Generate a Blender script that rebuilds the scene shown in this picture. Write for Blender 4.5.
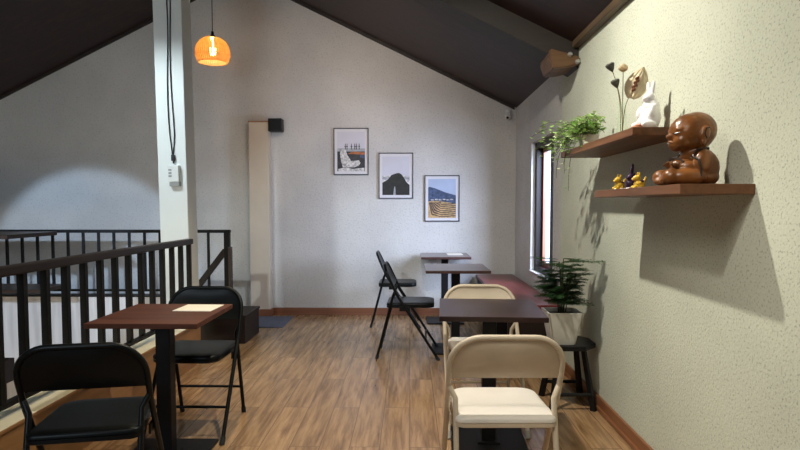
import bpy, bmesh, math, random
from mathutils import Vector, Matrix, Quaternion
random.seed(7)
C = bpy.context.scene.collection
for o in list(bpy.data.objects): bpy.data.objects.remove(o)
R = math.radians
PI = math.pi

# ------------------------------------------------------------------ camera, world, lights, exposure
cam_d = bpy.data.cameras.new('camera'); cam = bpy.data.objects.new('camera', cam_d); C.objects.link(cam)
cam.location = (0, 0, 1.28); cam.rotation_euler = (R(87.0), 0, R(0.95))
cam_d.sensor_width = 36; cam_d.lens = 27.0; cam_d.shift_y = 0.0155; cam_d.clip_start = 0.05
bpy.context.scene.camera = cam

world = bpy.data.worlds.new('world'); bpy.context.scene.world = world; world.use_nodes = True
bg = world.node_tree.nodes['Background']; bg.inputs['Color'].default_value = (0.62, 0.74, 1.0, 1); bg.inputs['Strength'].default_value = 0.9

def lamp(name, typ, loc, target, energy, color, **kw):
    d = bpy.data.lights.new(name, typ); d.energy = energy; d.color = color
    for k, v in kw.items(): setattr(d, k, v)
    o = bpy.data.objects.new(name, d); C.objects.link(o); o.location = loc
    if target is not None:
        o.rotation_euler = (Vector(target) - Vector(loc)).to_track_quat('-Z', 'Y').to_euler()
    return o
WARM = (1.0, 0.86, 0.62); COOL = (0.60, 0.72, 1.0)
# warm ceiling downlights over the tables
lamp('downlight_shelves', 'SPOT', (-0.08, 2.83, 2.98), (0.95, 3.55, -0.3), 235, (1.0, 0.95, 0.82), spot_size=R(150), spot_blend=1.0, shadow_soft_size=0.03)
lamp('downlight_stair', 'SPOT', (-0.95, 3.9, 2.95), (-1.5, 3.2, 0.0), 120, (1.0, 0.80, 0.50), spot_size=R(95), spot_blend=0.6, shadow_soft_size=0.04)
# daylight: through the side window, and from the windows behind the viewer
lamp('window_daylight', 'AREA', (2.2, 4.75, 1.85), (0.3, 6.2, 0.9), 440, COOL, shape='RECTANGLE', size=1.5, size_y=1.8)
lamp('front_daylight', 'AREA', (-2.4, -1.9, 1.9), (-2.6, 6.0, 1.5), 18, (0.72, 0.86, 1.0), shape='RECTANGLE', size=1.6, size_y=1.4, spread=R(75))
lamp('stairwell_glow', 'AREA', (-3.2, 2.2, -0.3), (-3.8, 6.0, -0.2), 30, (1.0, 0.85, 0.6), shape='RECTANGLE', size=1.0, size_y=0.8)

lamp('soft_fill', 'AREA', (-0.9, 0.7, 2.75), (1.1, 2.0, 0.2), 11, (1.0, 0.95, 0.84), shape='DISK', size=0.9, spread=R(120))  # added warm fill for the right wall and its shadows, no real fixture
lamp('wall_foot_fill', 'SPOT', (-0.2, 1.2, 2.7), (1.2, 2.15, 0.05), 95, (1.0, 0.95, 0.82), spot_size=R(54), spot_blend=1.0, shadow_soft_size=0.05)  # added spot, brightens only the lower right wall below the shelves
lamp('back_wall_fill', 'AREA', (-0.5, 4.7, 2.9), (-0.6, 7.0, 2.2), 6.5, (1.0, 0.82, 0.70), shape='DISK', size=0.7, spread=R(100))  # added fill standing in for bounce light on the upper back wall
lamp('pillar_fill_spot', 'SPOT', (-2.55, 3.3, 3.1), (-1.92, 4.9, 1.35), 190, (0.80, 0.93, 1.0), spot_size=R(62), spot_blend=0.7, shadow_soft_size=0.05)  # unseen cool spot, added to brighten the pillar front
lamp('left_patch_spot', 'SPOT', (-4.4, 1.2, 2.0), (-3.75, 7.0, 0.48), 620, (0.55, 0.74, 1.0), spot_size=R(25), spot_blend=0.25, shadow_soft_size=0.05)  # added spot whose cone imitates the cool light patch on the back wall
vs = bpy.context.scene.view_settings
vs.view_transform = 'Standard'; vs.look = 'None'; vs.gamma = 1.0; vs.use_curve_mapping = False; vs.exposure = 0.0

# ------------------------------------------------------------------ helpers: tagging
def thing(name, label, cat, loc=(0, 0, 0), rotz=0, group=None):
    o = bpy.data.objects.new(name, None); C.objects.link(o)
    o.empty_display_size = 0.1
    o.location = loc; o.rotation_euler = (0, 0, rotz); o['label'] = label; o['category'] = cat
    if group: o['group'] = group
    return o
def tag(o, label, cat, group=None):
    o['label'] = label; o['category'] = cat
    if group: o['group'] = group
    return o
def obj(name, bm, m, parent=None, smooth=False, label=None):
    me = bpy.data.meshes.new(name)
    bmesh.ops.recalc_face_normals(bm, faces=bm.faces)
    bm.to_mesh(me); bm.free()
    for x in (m if isinstance(m, (list, tuple)) else [m]): me.materials.append(x)
    o = bpy.data.objects.new(name, me); C.objects.link(o)
    if smooth:
        for p in me.polygons: p.use_smooth = True
        try: me.set_sharp_from_angle(angle=R(40))
        except Exception: pass
    if parent is not None: o.parent = parent
    if label: o['label'] = label
    return o
def struct(name, bm, m, parent=None, smooth=False):
    o = obj(name, bm, m, parent, smooth)
    if parent is None: o['kind'] = 'structure'
    return o
def dup(root, loc, rotz, label, group=None):
    r = root.copy(); C.objects.link(r); r.location = loc; r.rotation_euler = (0, 0, rotz); r['label'] = label
    if group: r['group'] = group
    for ch in list(root.children):
        c = ch.copy(); C.objects.link(c); c.parent = r
        for g in list(ch.children):
            d = g.copy(); C.objects.link(d); d.parent = c
    return r

# ------------------------------------------------------------------ helpers: shapes
def B(): return bmesh.new()
def box(bm, x0, x1, y0, y1, z0, z1, bev=0, seg=2, mi=0, mat=None):
    t = bmesh.new()
    bmesh.ops.create_cube(t, size=1)
    for v in t.verts:
        v.co = Vector(((x0+x1)/2 + v.co.x*(x1-x0), (y0+y1)/2 + v.co.y*(y1-y0), (z0+z1)/2 + v.co.z*(z1-z0)))
    if bev: bmesh.ops.bevel(t, geom=list(t.edges), offset=bev, segments=seg, affect='EDGES', profile=0.5)
    if mat is not None: bmesh.ops.transform(t, matrix=mat, verts=t.verts)
    merge(bm, t, mi); return bm
def merge(bm, t, mi=0):
    vm = {}
    for v in t.verts: vm[v] = bm.verts.new(v.co)
    for f in t.faces:
        try:
            nf = bm.faces.new([vm[v] for v in f.verts]); nf.material_index = mi; nf.smooth = f.smooth
        except ValueError: pass
    t.free()
def frame(d):
    d = d.normalized(); a = Vector((0, 0, 1)) if abs(d.z) < 0.9 else Vector((1, 0, 0))
    u = d.cross(a).normalized(); return u, d.cross(u).normalized()
def tube(bm, pts, r, n=10, closed=False, cap=True, mi=0):
    pts = [Vector(p) for p in pts]; N = len(pts)
    rad = r if isinstance(r, (list, tuple)) else [r]*N
    u = None; rings = []
    for i, p in enumerate(pts):
        if closed: d = pts[(i+1) % N] - pts[i-1]
        else: d = pts[min(i+1, N-1)] - pts[max(i-1, 0)]
        d.normalize()
        if u is None: u, v = frame(d)
        else:
            u = (u - d*u.dot(d)).normalized(); v = d.cross(u)
        rings.append([bm.verts.new(p + (u*math.cos(2*PI*k/n) + v*math.sin(2*PI*k/n))*rad[i]) for k in range(n)])
    M = N if closed else N-1
    for i in range(M):
        a, b = rings[i], rings[(i+1) % N]
        for k in range(n):
            f = bm.faces.new((a[k], a[(k+1) % n], b[(k+1) % n], b[k])); f.material_index = mi
    if cap and not closed:
        f = bm.faces.new(rings[0][::-1]); f.material_index = mi
        f = bm.faces.new(rings[-1]); f.material_index = mi
    return bm
def lathe(bm, prof, n=32, c=(0, 0, 0), cap0=False, cap1=False, mi=0):
    rings = []
    for r, z in prof:
        rings.append([bm.verts.new((c[0]+r*math.cos(2*PI*k/n), c[1]+r*math.sin(2*PI*k/n), c[2]+z)) for k in range(n)])
    for a, b in zip(rings, rings[1:]):
        for k in range(n):
            f = bm.faces.new((a[k], a[(k+1) % n], b[(k+1) % n], b[k])); f.material_index = mi
    if cap0: bm.faces.new(rings[0][::-1]).material_index = mi
    if cap1: bm.faces.new(rings[-1]).material_index = mi
    return bm
def prism(bm, poly, axis, a, b, mi=0):
    """poly: list of 2-D points; axis: 'x','y','z' extrusion axis from a to b"""
    def P(p, t):
        return {'x': (t, p[0], p[1]), 'y': (p[0], t, p[1]), 'z': (p[0], p[1], t)}[axis]
    v0 = [bm.verts.new(P(p, a)) for p in poly]; v1 = [bm.verts.new(P(p, b)) for p in poly]
    n = len(poly)
    bm.faces.new(v0[::-1]).material_index = mi; bm.faces.new(v1).material_index = mi
    for i in range(n):
        bm.faces.new((v0[i], v0[(i+1) % n], v1[(i+1) % n], v1[i])).material_index = mi
    return bm
def ell(bm, c, r, rot=None, sub=3, mi=0):
    t = bmesh.new(); bmesh.ops.create_icosphere(t, subdivisions=sub, radius=1)
    m = Matrix.Translation(Vector(c)) @ (rot.to_matrix().to_4x4() if rot else Matrix.Identity(4)) @ Matrix.Diagonal((r[0], r[1], r[2], 1))
    bmesh.ops.transform(t, matrix=m, verts=t.verts)
    for f in t.faces: f.smooth = True
    merge(bm, t, mi); return bm
def rq(ax, deg): return Quaternion(Vector(ax), R(deg))
def blend(name, bm, m, voxel, parent=None, smooth=4, label=None):
    """fuse overlapping shapes into one continuous skin"""
    o = obj(name + '_tmp', bm, m)
    md = o.modifiers.new('r', 'REMESH'); md.mode = 'VOXEL'; md.voxel_size = voxel
    s = o.modifiers.new('s', 'SMOOTH'); s.factor = 0.5; s.iterations = smooth
    dg = bpy.context.evaluated_depsgraph_get(); dg.update()
    me = bpy.data.meshes.new_from_object(o.evaluated_get(dg))
    bpy.data.objects.remove(o)
    me.name = name
    for p in me.polygons: p.use_smooth = True
    o = bpy.data.objects.new(name, me); C.objects.link(o)
    if parent is not None: o.parent = parent
    if label: o['label'] = label
    return o
def arc(c, r, a0, a1, n, ax):
    """points on an arc in plane ax ('xz','yz','xy')"""
    out = []
    for i in range(n+1):
        a = R(a0 + (a1-a0)*i/n); p, q = r*math.cos(a), r*math.sin(a)
        out.append({'xz': (c[0]+p, c[1], c[2]+q), 'yz': (c[0], c[1]+p, c[2]+q), 'xy': (c[0]+p, c[1]+q, c[2])}[ax])
    return out

# ------------------------------------------------------------------ materials
def mat(name, col, rough=0.5, metal=0.0, var=0.0, scale=8.0, bump=0.0, bscale=60.0, spec=0.5, stretch=(1, 1, 1), coat=0.0, trans=0.0):
    m = bpy.data.materials.new(name); m.use_nodes = True; nt = m.node_tree; p = nt.nodes['Principled BSDF']
    p.inputs['Roughness'].default_value = rough; p.inputs['Metallic'].default_value = metal
    p.inputs['Specular IOR Level'].default_value = spec; p.inputs['Coat Weight'].default_value = coat
    p.inputs['Transmission Weight'].default_value = trans
    tc = nt.nodes.new('ShaderNodeTexCoord'); mp = nt.nodes.new('ShaderNodeMapping'); mp.inputs['Scale'].default_value = stretch
    nt.links.new(tc.outputs['Object'], mp.inputs['Vector'])
    n = nt.nodes.new('ShaderNodeTexNoise'); n.inputs['Scale'].default_value = scale; n.inputs['Detail'].default_value = 4
    nt.links.new(mp.outputs['Vector'], n.inputs['Vector'])
    r = nt.nodes.new('ShaderNodeValToRGB')
    lo = [max(0, c*(1-var)) for c in col]; hi = [min(1, c*(1+var)) for c in col]
    r.color_ramp.elements[0].position = 0.3; r.color_ramp.elements[0].color = (*lo, 1)
    r.color_ramp.elements[1].position = 0.7; r.color_ramp.elements[1].color = (*hi, 1)
    nt.links.new(n.outputs['Fac'], r.inputs['Fac']); nt.links.new(r.outputs['Color'], p.inputs['Base Color'])
    if bump:
        n2 = nt.nodes.new('ShaderNodeTexNoise'); n2.inputs['Scale'].default_value = bscale; n2.inputs['Detail'].default_value = 3
        nt.links.new(mp.outputs['Vector'], n2.inputs['Vector'])
        b = nt.nodes.new('ShaderNodeBump'); b.inputs['Strength'].default_value = bump; b.inputs['Distance'].default_value = 0.01
        nt.links.new(n2.outputs['Fac'], b.inputs['Height']); nt.links.new(b.outputs['Normal'], p.inputs['Normal'])
    return m

def stucco(name, col, speck=0.35, bump=0.5, fs=55, bs=38):
    m = bpy.data.materials.new(name); m.use_nodes = True; nt = m.node_tree; p = nt.nodes['Principled BSDF']
    L = nt.links.new; N = nt.nodes.new
    p.inputs['Roughness'].default_value = 0.85; p.inputs['Specular IOR Level'].default_value = 0.2
    tc = N('ShaderNodeTexCoord')
    big = N('ShaderNodeTexNoise'); big.inputs['Scale'].default_value = 1.3; big.inputs['Detail'].default_value = 5
    L(tc.outputs['Object'], big.inputs['Vector'])
    r0 = N('ShaderNodeValToRGB')
    r0.color_ramp.elements[0].color = (*[c*0.9 for c in col], 1); r0.color_ramp.elements[1].color = (*[min(1, c*1.06) for c in col], 1)
    r0.color_ramp.elements[0].position = 0.35; r0.color_ramp.elements[1].position = 0.65
    L(big.outputs['Fac'], r0.inputs['Fac'])
    fine = N('ShaderNodeTexNoise'); fine.inputs['Scale'].default_value = fs; fine.inputs['Detail'].default_value = 2; fine.inputs['Roughness'].default_value = 0.3
    L(tc.outputs['Object'], fine.inputs['Vector'])
    r1 = N('ShaderNodeValToRGB'); r1.color_ramp.elements[0].position = 0.30; r1.color_ramp.elements[1].position = 0.42
    r1.color_ramp.elements[0].color = (1-speck, 1-speck, 1-speck, 1); r1.color_ramp.elements[1].color = (1, 1, 1, 1)
    L(fine.outputs['Fac'], r1.inputs['Fac'])
    mx = N('ShaderNodeMix'); mx.data_type = 'RGBA'; mx.blend_type = 'MULTIPLY'; mx.inputs[0].default_value = 1
    L(r0.outputs['Color'], mx.inputs[6]); L(r1.outputs['Color'], mx.inputs[7]); L(mx.outputs[2], p.inputs['Base Color'])
    bn = N('ShaderNodeTexNoise'); bn.inputs['Scale'].default_value = bs; bn.inputs['Detail'].default_value = 3
    L(tc.outputs['Object'], bn.inputs['Vector'])
    b = N('ShaderNodeBump'); b.inputs['Strength'].default_value = bump; b.inputs['Distance'].default_value = 0.012
    L(bn.outputs['Fac'], b.inputs['Height']); L(b.outputs['Normal'], p.inputs['Normal'])
    return m

def wood(name, c0, c1, rough=0.4, grain='y', scale=6.0, coat=0.0, bump=0.05, plank=None, gap=(0.02, 0.012, 0.008), spec=0.5):
    """streaky grain along an axis; plank=(width,length) adds board joints in the xy plane"""
    m = bpy.data.materials.new(name); m.use_nodes = True; nt = m.node_tree; p = nt.nodes['Principled BSDF']
    L = nt.links.new; N = nt.nodes.new
    p.inputs['Roughness'].default_value = rough; p.inputs['Coat Weight'].default_value = coat; p.inputs['Coat Roughness'].default_value = 0.15
    p.inputs['Specular IOR Level'].default_value = spec
    tc = N('ShaderNodeTexCoord'); mp = N('ShaderNodeMapping')
    mp.inputs['Scale'].default_value = {'x': (0.7, 9, 9), 'y': (9, 0.7, 9), 'z': (9, 9, 0.7)}[grain]
    vec = tc.outputs['Object']
    if plank:
        br = N('ShaderNodeTexBrick'); rot = N('ShaderNodeMapping')
        if grain == 'y': rot.inputs['Rotation'].default_value = (0, 0, R(90))
        L(vec, rot.inputs['Vector']); L(rot.outputs['Vector'], br.inputs['Vector'])
        br.inputs['Scale'].default_value = 1.0; br.inputs['Brick Width'].default_value = plank[1]; br.inputs['Row Height'].default_value = plank[0]
        br.inputs['Mortar Size'].default_value = 0.0022; br.inputs['Mortar Smooth'].default_value = 0.3
        br.inputs['Color1'].default_value = (0, 0, 0, 1); br.inputs['Color2'].default_value = (1, 1, 1, 1); br.inputs['Mortar'].default_value = (0.5, 0.5, 0.5, 1)
        off = N('ShaderNodeVectorMath'); off.operation = 'MULTIPLY_ADD'; off.inputs[1].default_value = (7, 7, 7)
        L(br.outputs['Color'], off.inputs[0]); L(vec, off.inputs[2]); vec2 = off.outputs[0]
    else: vec2 = vec
    L(vec2, mp.inputs['Vector'])
    n = N('ShaderNodeTexNoise'); n.inputs['Scale'].default_value = scale/3; n.inputs['Detail'].default_value = 7; n.inputs['Roughness'].default_value = 0.62; n.inputs['Distortion'].default_value = 0.3
    L(mp.outputs['Vector'], n.inputs['Vector'])
    r = N('ShaderNodeValToRGB'); r.color_ramp.elements[0].position = 0.3; r.color_ramp.elements[1].position = 0.7
    r.color_ramp.elements[0].color = (*c0, 1); r.color_ramp.elements[1].color = (*c1, 1)
    L(n.outputs['Fac'], r.inputs['Fac']); col = r.outputs['Color']
    if plank:
        hs = N('ShaderNodeMix'); hs.data_type = 'RGBA'; hs.blend_type = 'MULTIPLY'; hs.inputs[0].default_value = 1
        r2 = N('ShaderNodeValToRGB'); r2.color_ramp.elements[0].color = (0.90, 0.90, 0.90, 1); r2.color_ramp.elements[1].color = (1.06, 1.06, 1.06, 1)
        L(br.outputs['Color'], r2.inputs['Fac']); L(col, hs.inputs[6]); L(r2.outputs['Color'], hs.inputs[7])
        g = N('ShaderNodeMix'); g.data_type = 'RGBA'; g.inputs[7].default_value = (*gap, 1)
        L(br.outputs['Fac'], g.inputs[0]); L(hs.outputs[2], g.inputs[6]); col = g.outputs[2]
    L(col, p.inputs['Base Color'])
    if bump:
        b = N('ShaderNodeBump'); b.inputs['Strength'].default_value = bump; b.inputs['Distance'].default_value = 0.004
        L(n.outputs['Fac'], b.inputs['Height']); L(b.outputs['Normal'], p.inputs['Normal'])
    return m
def glass(name, col=(1, 1, 1), rough=0.02, ior=1.3):
    m = bpy.data.materials.new(name); m.use_nodes = True; nt = m.node_tree; N = nt.nodes.new; L = nt.links.new
    t = N('ShaderNodeBsdfTransparent'); t.inputs['Color'].default_value = (*col, 1)
    g = N('ShaderNodeBsdfGlossy'); g.inputs['Roughness'].default_value = rough
    lw = N('ShaderNodeFresnel'); lw.inputs['IOR'].default_value = ior
    geo = N('ShaderNodeNewGeometry'); ml = N('ShaderNodeMath'); ml.operation = 'MULTIPLY'; iv = N('ShaderNodeMath'); iv.operation = 'SUBTRACT'; iv.inputs[0].default_value = 1.0
    L(geo.outputs['Backfacing'], iv.inputs[1]); L(lw.outputs[0], ml.inputs[0]); L(iv.outputs[0], ml.inputs[1])
    mx = N('ShaderNodeMixShader'); L(ml.outputs[0], mx.inputs[0]); L(t.outputs[0], mx.inputs[1]); L(g.outputs[0], mx.inputs[2])
    L(mx.outputs[0], nt.nodes['Material Output'].inputs['Surface'])
    return m
def translucent(name, col, var=0.2, fac=0.6):
    m = bpy.data.materials.new(name); m.use_nodes = True; nt = m.node_tree; N = nt.nodes.new; L = nt.links.new
    p = nt.nodes['Principled BSDF']; out = nt.nodes['Material Output']
    n = N('ShaderNodeTexNoise'); n.inputs['Scale'].default_value = 30
    tc = N('ShaderNodeTexCoord'); L(tc.outputs['Object'], n.inputs['Vector'])
    r = N('ShaderNodeValToRGB'); r.color_ramp.elements[0].color = (*[c*(1-var) for c in col], 1); r.color_ramp.elements[1].color = (*[min(1, c*(1+var)) for c in col], 1)
    r.color_ramp.elements[0].position = 0.3; r.color_ramp.elements[1].position = 0.7
    L(n.outputs['Fac'], r.inputs['Fac']); L(r.outputs['Color'], p.inputs['Base Color']); p.inputs['Roughness'].default_value = 0.5
    t = N('ShaderNodeBsdfTranslucent'); L(r.outputs['Color'], t.inputs['Color'])
    mx = N('ShaderNodeMixShader'); mx.inputs[0].default_value = fac
    L(p.outputs[0], mx.inputs[1]); L(t.outputs[0], mx.inputs[2]); L(mx.outputs[0], out.inputs['Surface'])
    return m
def emit(name, col, s):
    m = bpy.data.materials.new(name); m.use_nodes = True; nt = m.node_tree; p = nt.nodes['Principled BSDF']
    p.inputs['Base Color'].default_value = (*col, 1); p.inputs['Emission Color'].default_value = (*col, 1); p.inputs['Emission Strength'].default_value = s
    return m

M_WALL_R = stucco('stucco_cream', (0.60, 0.625, 0.52), speck=0.34, bump=0.20, fs=110, bs=80)
M_WALL_B = stucco('stucco_grey_white', (0.62, 0.61, 0.59), speck=0.18, bump=0.3, fs=60, bs=45)
M_PLAST = mat('smooth_plaster', (0.70, 0.68, 0.62), 0.8, var=0.05, scale=3, bump=0.1, bscale=40)
M_PILAST = mat('cream_board', (0.60, 0.52, 0.42), 0.7, var=0.06, scale=3)
M_PILLAR = mat('pillar_paint', (0.72, 0.75, 0.73), 0.6, var=0.04, scale=2)
M_PARAPET = mat('stained_plaster', (0.60, 0.55, 0.51), 0.6, var=0.16, scale=5, stretch=(3.2, 3.2, 0.35))
M_FLOOR = wood('laminate_floor', (0.15, 0.078, 0.032), (0.50, 0.31, 0.16), 0.26, 'y', 9, spec=0.65, plank=(0.16, 1.25), gap=(0.12, 0.07, 0.035), bump=0.04)
M_CEIL = wood('ceiling_boards', (0.012, 0.0045, 0.004), (0.038, 0.012, 0.010), 0.55, 'x', 5, plank=(0.16, 4.0), gap=(0.008, 0.005, 0.004), bump=0.1)
M_BEAM = wood('dark_beam_wood', (0.014, 0.010, 0.008), (0.032, 0.022, 0.016), 0.6, 'x', 6, bump=0.1)
M_CORBEL = wood('brown_end_grain', (0.07, 0.034, 0.014), (0.18, 0.09, 0.038), 0.5, 'x', 7, bump=0.2)
M_BASEB = wood('baseboard_wood', (0.17, 0.062, 0.025), (0.29, 0.12, 0.05), 0.4, 'y', 5)
M_BASEBX = wood('baseboard_wood_cross', (0.17, 0.062, 0.03), (0.27, 0.11, 0.055), 0.4, 'x', 5)
M_KICK = wood('oak_panel', (0.24, 0.115, 0.045), (0.40, 0.21, 0.085), 0.45, 'y', 5)
M_LEDGE = mat('ledge_paint', (0.72, 0.69, 0.55), 0.6, var=0.08, scale=6)
M_RAIL = mat('black_railing_paint', (0.005, 0.005, 0.005), 0.5, var=0.3, scale=12, spec=0.2)
M_RAILWOOD = wood('dark_handrail_wood', (0.007, 0.005, 0.004), (0.018, 0.010, 0.007), 0.45, 'y', 5, spec=0.25)
M_NEWEL = wood('newel_wood', (0.014, 0.007, 0.005), (0.035, 0.016, 0.011), 0.45, 'z', 5)
M_BROWNBOX = wood('dark_brown_wood', (0.010, 0.006, 0.005), (0.024, 0.013, 0.010), 0.5, 'x', 5, spec=0.25)
M_COUNTER = wood('counter_wood', (0.02, 0.011, 0.008), (0.05, 0.027, 0.018), 0.35, 'y', 5, spec=0.3)
M_TABLE_RED = wood('red_brown_tabletop', (0.060, 0.019, 0.011), (0.13, 0.047, 0.027), 0.5, 'x', 6, spec=0.15)
M_TABLE_DK = wood('dark_brown_tabletop', (0.020, 0.009, 0.010), (0.045, 0.021, 0.019), 0.30, 'x', 6, spec=0.4)
M_TABLE_FAR = wood('walnut_tabletop', (0.05, 0.024, 0.022), (0.10, 0.052, 0.045), 0.28, 'x', 6, coat=0.2)
M_BENCH = wood('bench_red_wood', (0.09, 0.016, 0.016), (0.20, 0.042, 0.038), 0.30, 'y', 5, spec=0.4)
M_IRON = mat('black_powder_coat', (0.005, 0.005, 0.006), 0.5, var=0.2, scale=20, spec=0.25, bump=0.05, bscale=300)
M_BLK = mat('black_chair_steel', (0.004, 0.005, 0.0055), 0.38, var=0.2, scale=10, spec=0.22)
M_BLKSEAT = mat('black_vinyl', (0.0045, 0.006, 0.0065), 0.35, spec=0.16, var=0.25, scale=8, bump=0.05, bscale=250)
M_WHT = mat('beige_chair_steel', (0.56, 0.47, 0.36), 0.42, var=0.06, scale=10)
M_WHTSEAT = mat('ivory_vinyl', (0.70, 0.655, 0.60), 0.45, var=0.04, scale=8, bump=0.06, bscale=220)
M_RUB = mat('dark_rubber', (0.012, 0.012, 0.012), 0.8, var=0.2)
M_RUBW = mat('grey_rubber', (0.35, 0.32, 0.28), 0.8, var=0.1)
M_PAPER = mat('white_paper', (0.82, 0.78, 0.68), 0.7, var=0.03)
M_SHELF = wood('shelf_walnut', (0.085, 0.034, 0.015), (0.23, 0.10, 0.044), 0.45, 'y', 6, spec=0.3)
M_FRAMEBLK = mat('black_picture_frame', (0.015, 0.014, 0.016), 0.4, var=0.2)
M_MAT = mat('picture_mat', (0.70, 0.69, 0.72), 0.6, var=0.02)
M_WINFR = wood('window_dark_wood', (0.006, 0.004, 0.004), (0.016, 0.009, 0.007), 0.45, 'z', 5, spec=0.25)
M_SASH = wood('window_red_wood', (0.16, 0.05, 0.025), (0.30, 0.11, 0.06), 0.4, 'z', 5)
M_SILL = mat('window_white_paint', (0.80, 0.80, 0.80), 0.6, var=0.03)
M_GLASS = glass('clear_glass')
M_POT = mat('white_ceramic_pot', (0.60, 0.58, 0.52), 0.35, var=0.15, scale=9)
M_SOIL = mat('dark_soil', (0.03, 0.02, 0.013), 0.95, var=0.5, scale=40, bump=0.8, bscale=60)
M_FERN = translucent('fern_green', (0.032, 0.095, 0.026), 0.5, 0.3)
M_STEM = mat('plant_stem', (0.06, 0.07, 0.025), 0.6, var=0.3)
M_IVY = translucent('ivy_light_green', (0.36, 0.58, 0.17), 0.40, 0.3)
M_IVYW = translucent('ivy_pale_leaf', (0.66, 0.74, 0.46), 0.2, 0.3)
M_MAT_BLUE = mat('blue_grey_doormat', (0.10, 0.11, 0.15), 0.95, var=0.25, scale=40, bump=0.6, bscale=200)
M_WHITEPL = mat('white_plastic', (0.72, 0.74, 0.72), 0.4, var=0.03)
M_GREYPL = mat('grey_plastic', (0.28, 0.29, 0.28), 0.5, var=0.05)
M_BLACKPL = mat('black_plastic', (0.006, 0.006, 0.007), 0.45, var=0.2, spec=0.3)
M_CABLE = mat('black_cable', (0.012, 0.012, 0.012), 0.5, var=0.2)
M_BROWNST = mat('polished_brown_carving', (0.185, 0.066, 0.016), 0.33, var=0.45, scale=16, coat=0.12)
M_DARKST = mat('dark_carved_trim', (0.018, 0.009, 0.006), 0.35, var=0.3)
M_PORC = mat('white_porcelain', (0.86, 0.84, 0.86), 0.3, var=0.03)
M_TAN = mat('pinkish_tan', (0.45, 0.18, 0.09), 0.5, var=0.25, scale=30)
M_YEL = mat('yellow_glaze', (0.72, 0.45, 0.04), 0.35, var=0.35, scale=60)
M_PUR = mat('dark_purple_glaze', (0.035, 0.015, 0.05), 0.35, var=0.5, scale=50)
M_POD = mat('grey_lotus_pod', (0.075, 0.075, 0.062), 0.8, var=0.35, scale=60)
M_PETAL = translucent('beige_dried_petal', (0.75, 0.60, 0.38), 0.2, 0.3)
M_FANLEAF = translucent('cream_dried_leaf', (0.80, 0.70, 0.50), 0.12, 0.35)
M_RUST = mat('rust_brown', (0.17, 0.055, 0.02), 0.7, var=0.4, scale=60)
M_DRYSTEM = mat('dried_stem', (0.24, 0.17, 0.09), 0.8, var=0.3)
M_SLAT = translucent('rattan_slat', (0.95, 0.68, 0.34), 0.10, 0.6)
M_BULB = emit('warm_bulb', (1.0, 0.72, 0.36), 30)
M_VASE = glass('vase_glass', (0.98, 1.0, 0.98), ior=1.12)
M_METAL = mat('galvanised_bolt', (0.55, 0.55, 0.53), 0.35, metal=0.6, var=0.1)

# ------------------------------------------------------------------ the setting
XR, XL, YB, YF = 1.2, -5.04, 7.0, -2.6
XA, ZA, ZE = -1.92, 3.94, 2.42      # ridge x, ridge z, eave z
def zc(x): return ZA - (ZA-ZE)/(XR-XA)*abs(x-XA)
LOW = -1.6
b = B()
box(b, -1.72, XR+0.22, YF, 4.95, -0.2, 0); box(b, -1.85, XR+0.22, 4.95, YB+0.2, -0.2, 0); box(b, XL-0.2, -1.72, YF, 1.0, -0.2, 0)
struct('floor', b, M_FLOOR)
b = B(); box(b, XL-0.2, -1.72, 0.9, YB+0.2, LOW-0.1, LOW); struct('floor_lower', b, mat('lower_floor_tile', (0.45, 0.38, 0.27), 0.4, var=0.1))
b = B(); prism(b, [(XL-0.2, LOW-0.1), (XR+0.22, LOW-0.1), (XR+0.22, zc(XR+0.22)+0.05), (XA, ZA+0.05), (XL-0.2, zc(XL-0.2)+0.05)], 'y', YB, YB+0.2)
struct('wall_back', b, M_WALL_B)
WY0, WY1, WZ0, WZ1 = 5.16, 6.12, 0.62, 1.91
b = B(); T = XR+0.22
JY, JX = 4.80, XR+0.025
box(b, XR, T, YF, JY, -0.2, ZE, mi=0); box(b, JX, T, JY, WY0, -0.2, ZE, mi=1); box(b, JX, T, WY1, YB, -0.2, ZE, mi=1); box(b, JX, T, WY0, WY1, -0.2, WZ0, mi=1); box(b, JX, T, WY0, WY1, WZ1, ZE, mi=1)
struct('wall_right', b, [M_WALL_R, M_WALL_B])
b = B(); box(b, XL-0.2, XL, YF, YB, LOW-0.1, ZE); struct('wall_left', b, M_WALL_B)
b = B(); box(b, XL, -1.74, 0.88, 0.999, LOW, -0.2); struct('wall_stairwell', b, M_PLAST)
b = B(); prism(b, [(XL-0.2, -0.2), (XR+0.22, -0.2), (XR+0.22, zc(XR+0.22)+0.05), (XA, ZA+0.05), (XL-0.2, zc(XL-0.2)+0.05)], 'y', YF-0.2, YF); struct('wall_front', b, M_WALL_B)
# two roof slopes
b = B(); prism(b, [(XA, ZA), (XR+0.3, zc(XR+0.3)), (XR+0.3, zc(XR+0.3)+0.12), (XA, ZA+0.12)], 'y', YF, YB+0.2); struct('ceiling', b, M_CEIL)
b = B(); prism(b, [(XA, ZA), (XL-0.3, zc(XL-0.3)), (XL-0.3, zc(XL-0.3)+0.12), (XA, ZA+0.12)], 'y', YF, YB+0.2); struct('ceiling_left', b, M_CEIL)
# skirting
b = B(); box(b, -1.60, XR, YB-0.018, YB, 0, 0.085, 0.004); box(b, -1.60, XR, YB-0.026, YB, 0, 0.02, 0.003); struct('baseboard_back', b, M_BASEBX)
b = B(); box(b, XR-0.018, XR, YF, YB-0.03, 0, 0.085, 0.004); box(b, XR-0.03, XR, YF, YB-0.03, 0, 0.028, 0.005); struct('baseboard_right', b, M_BASEB)
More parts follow.
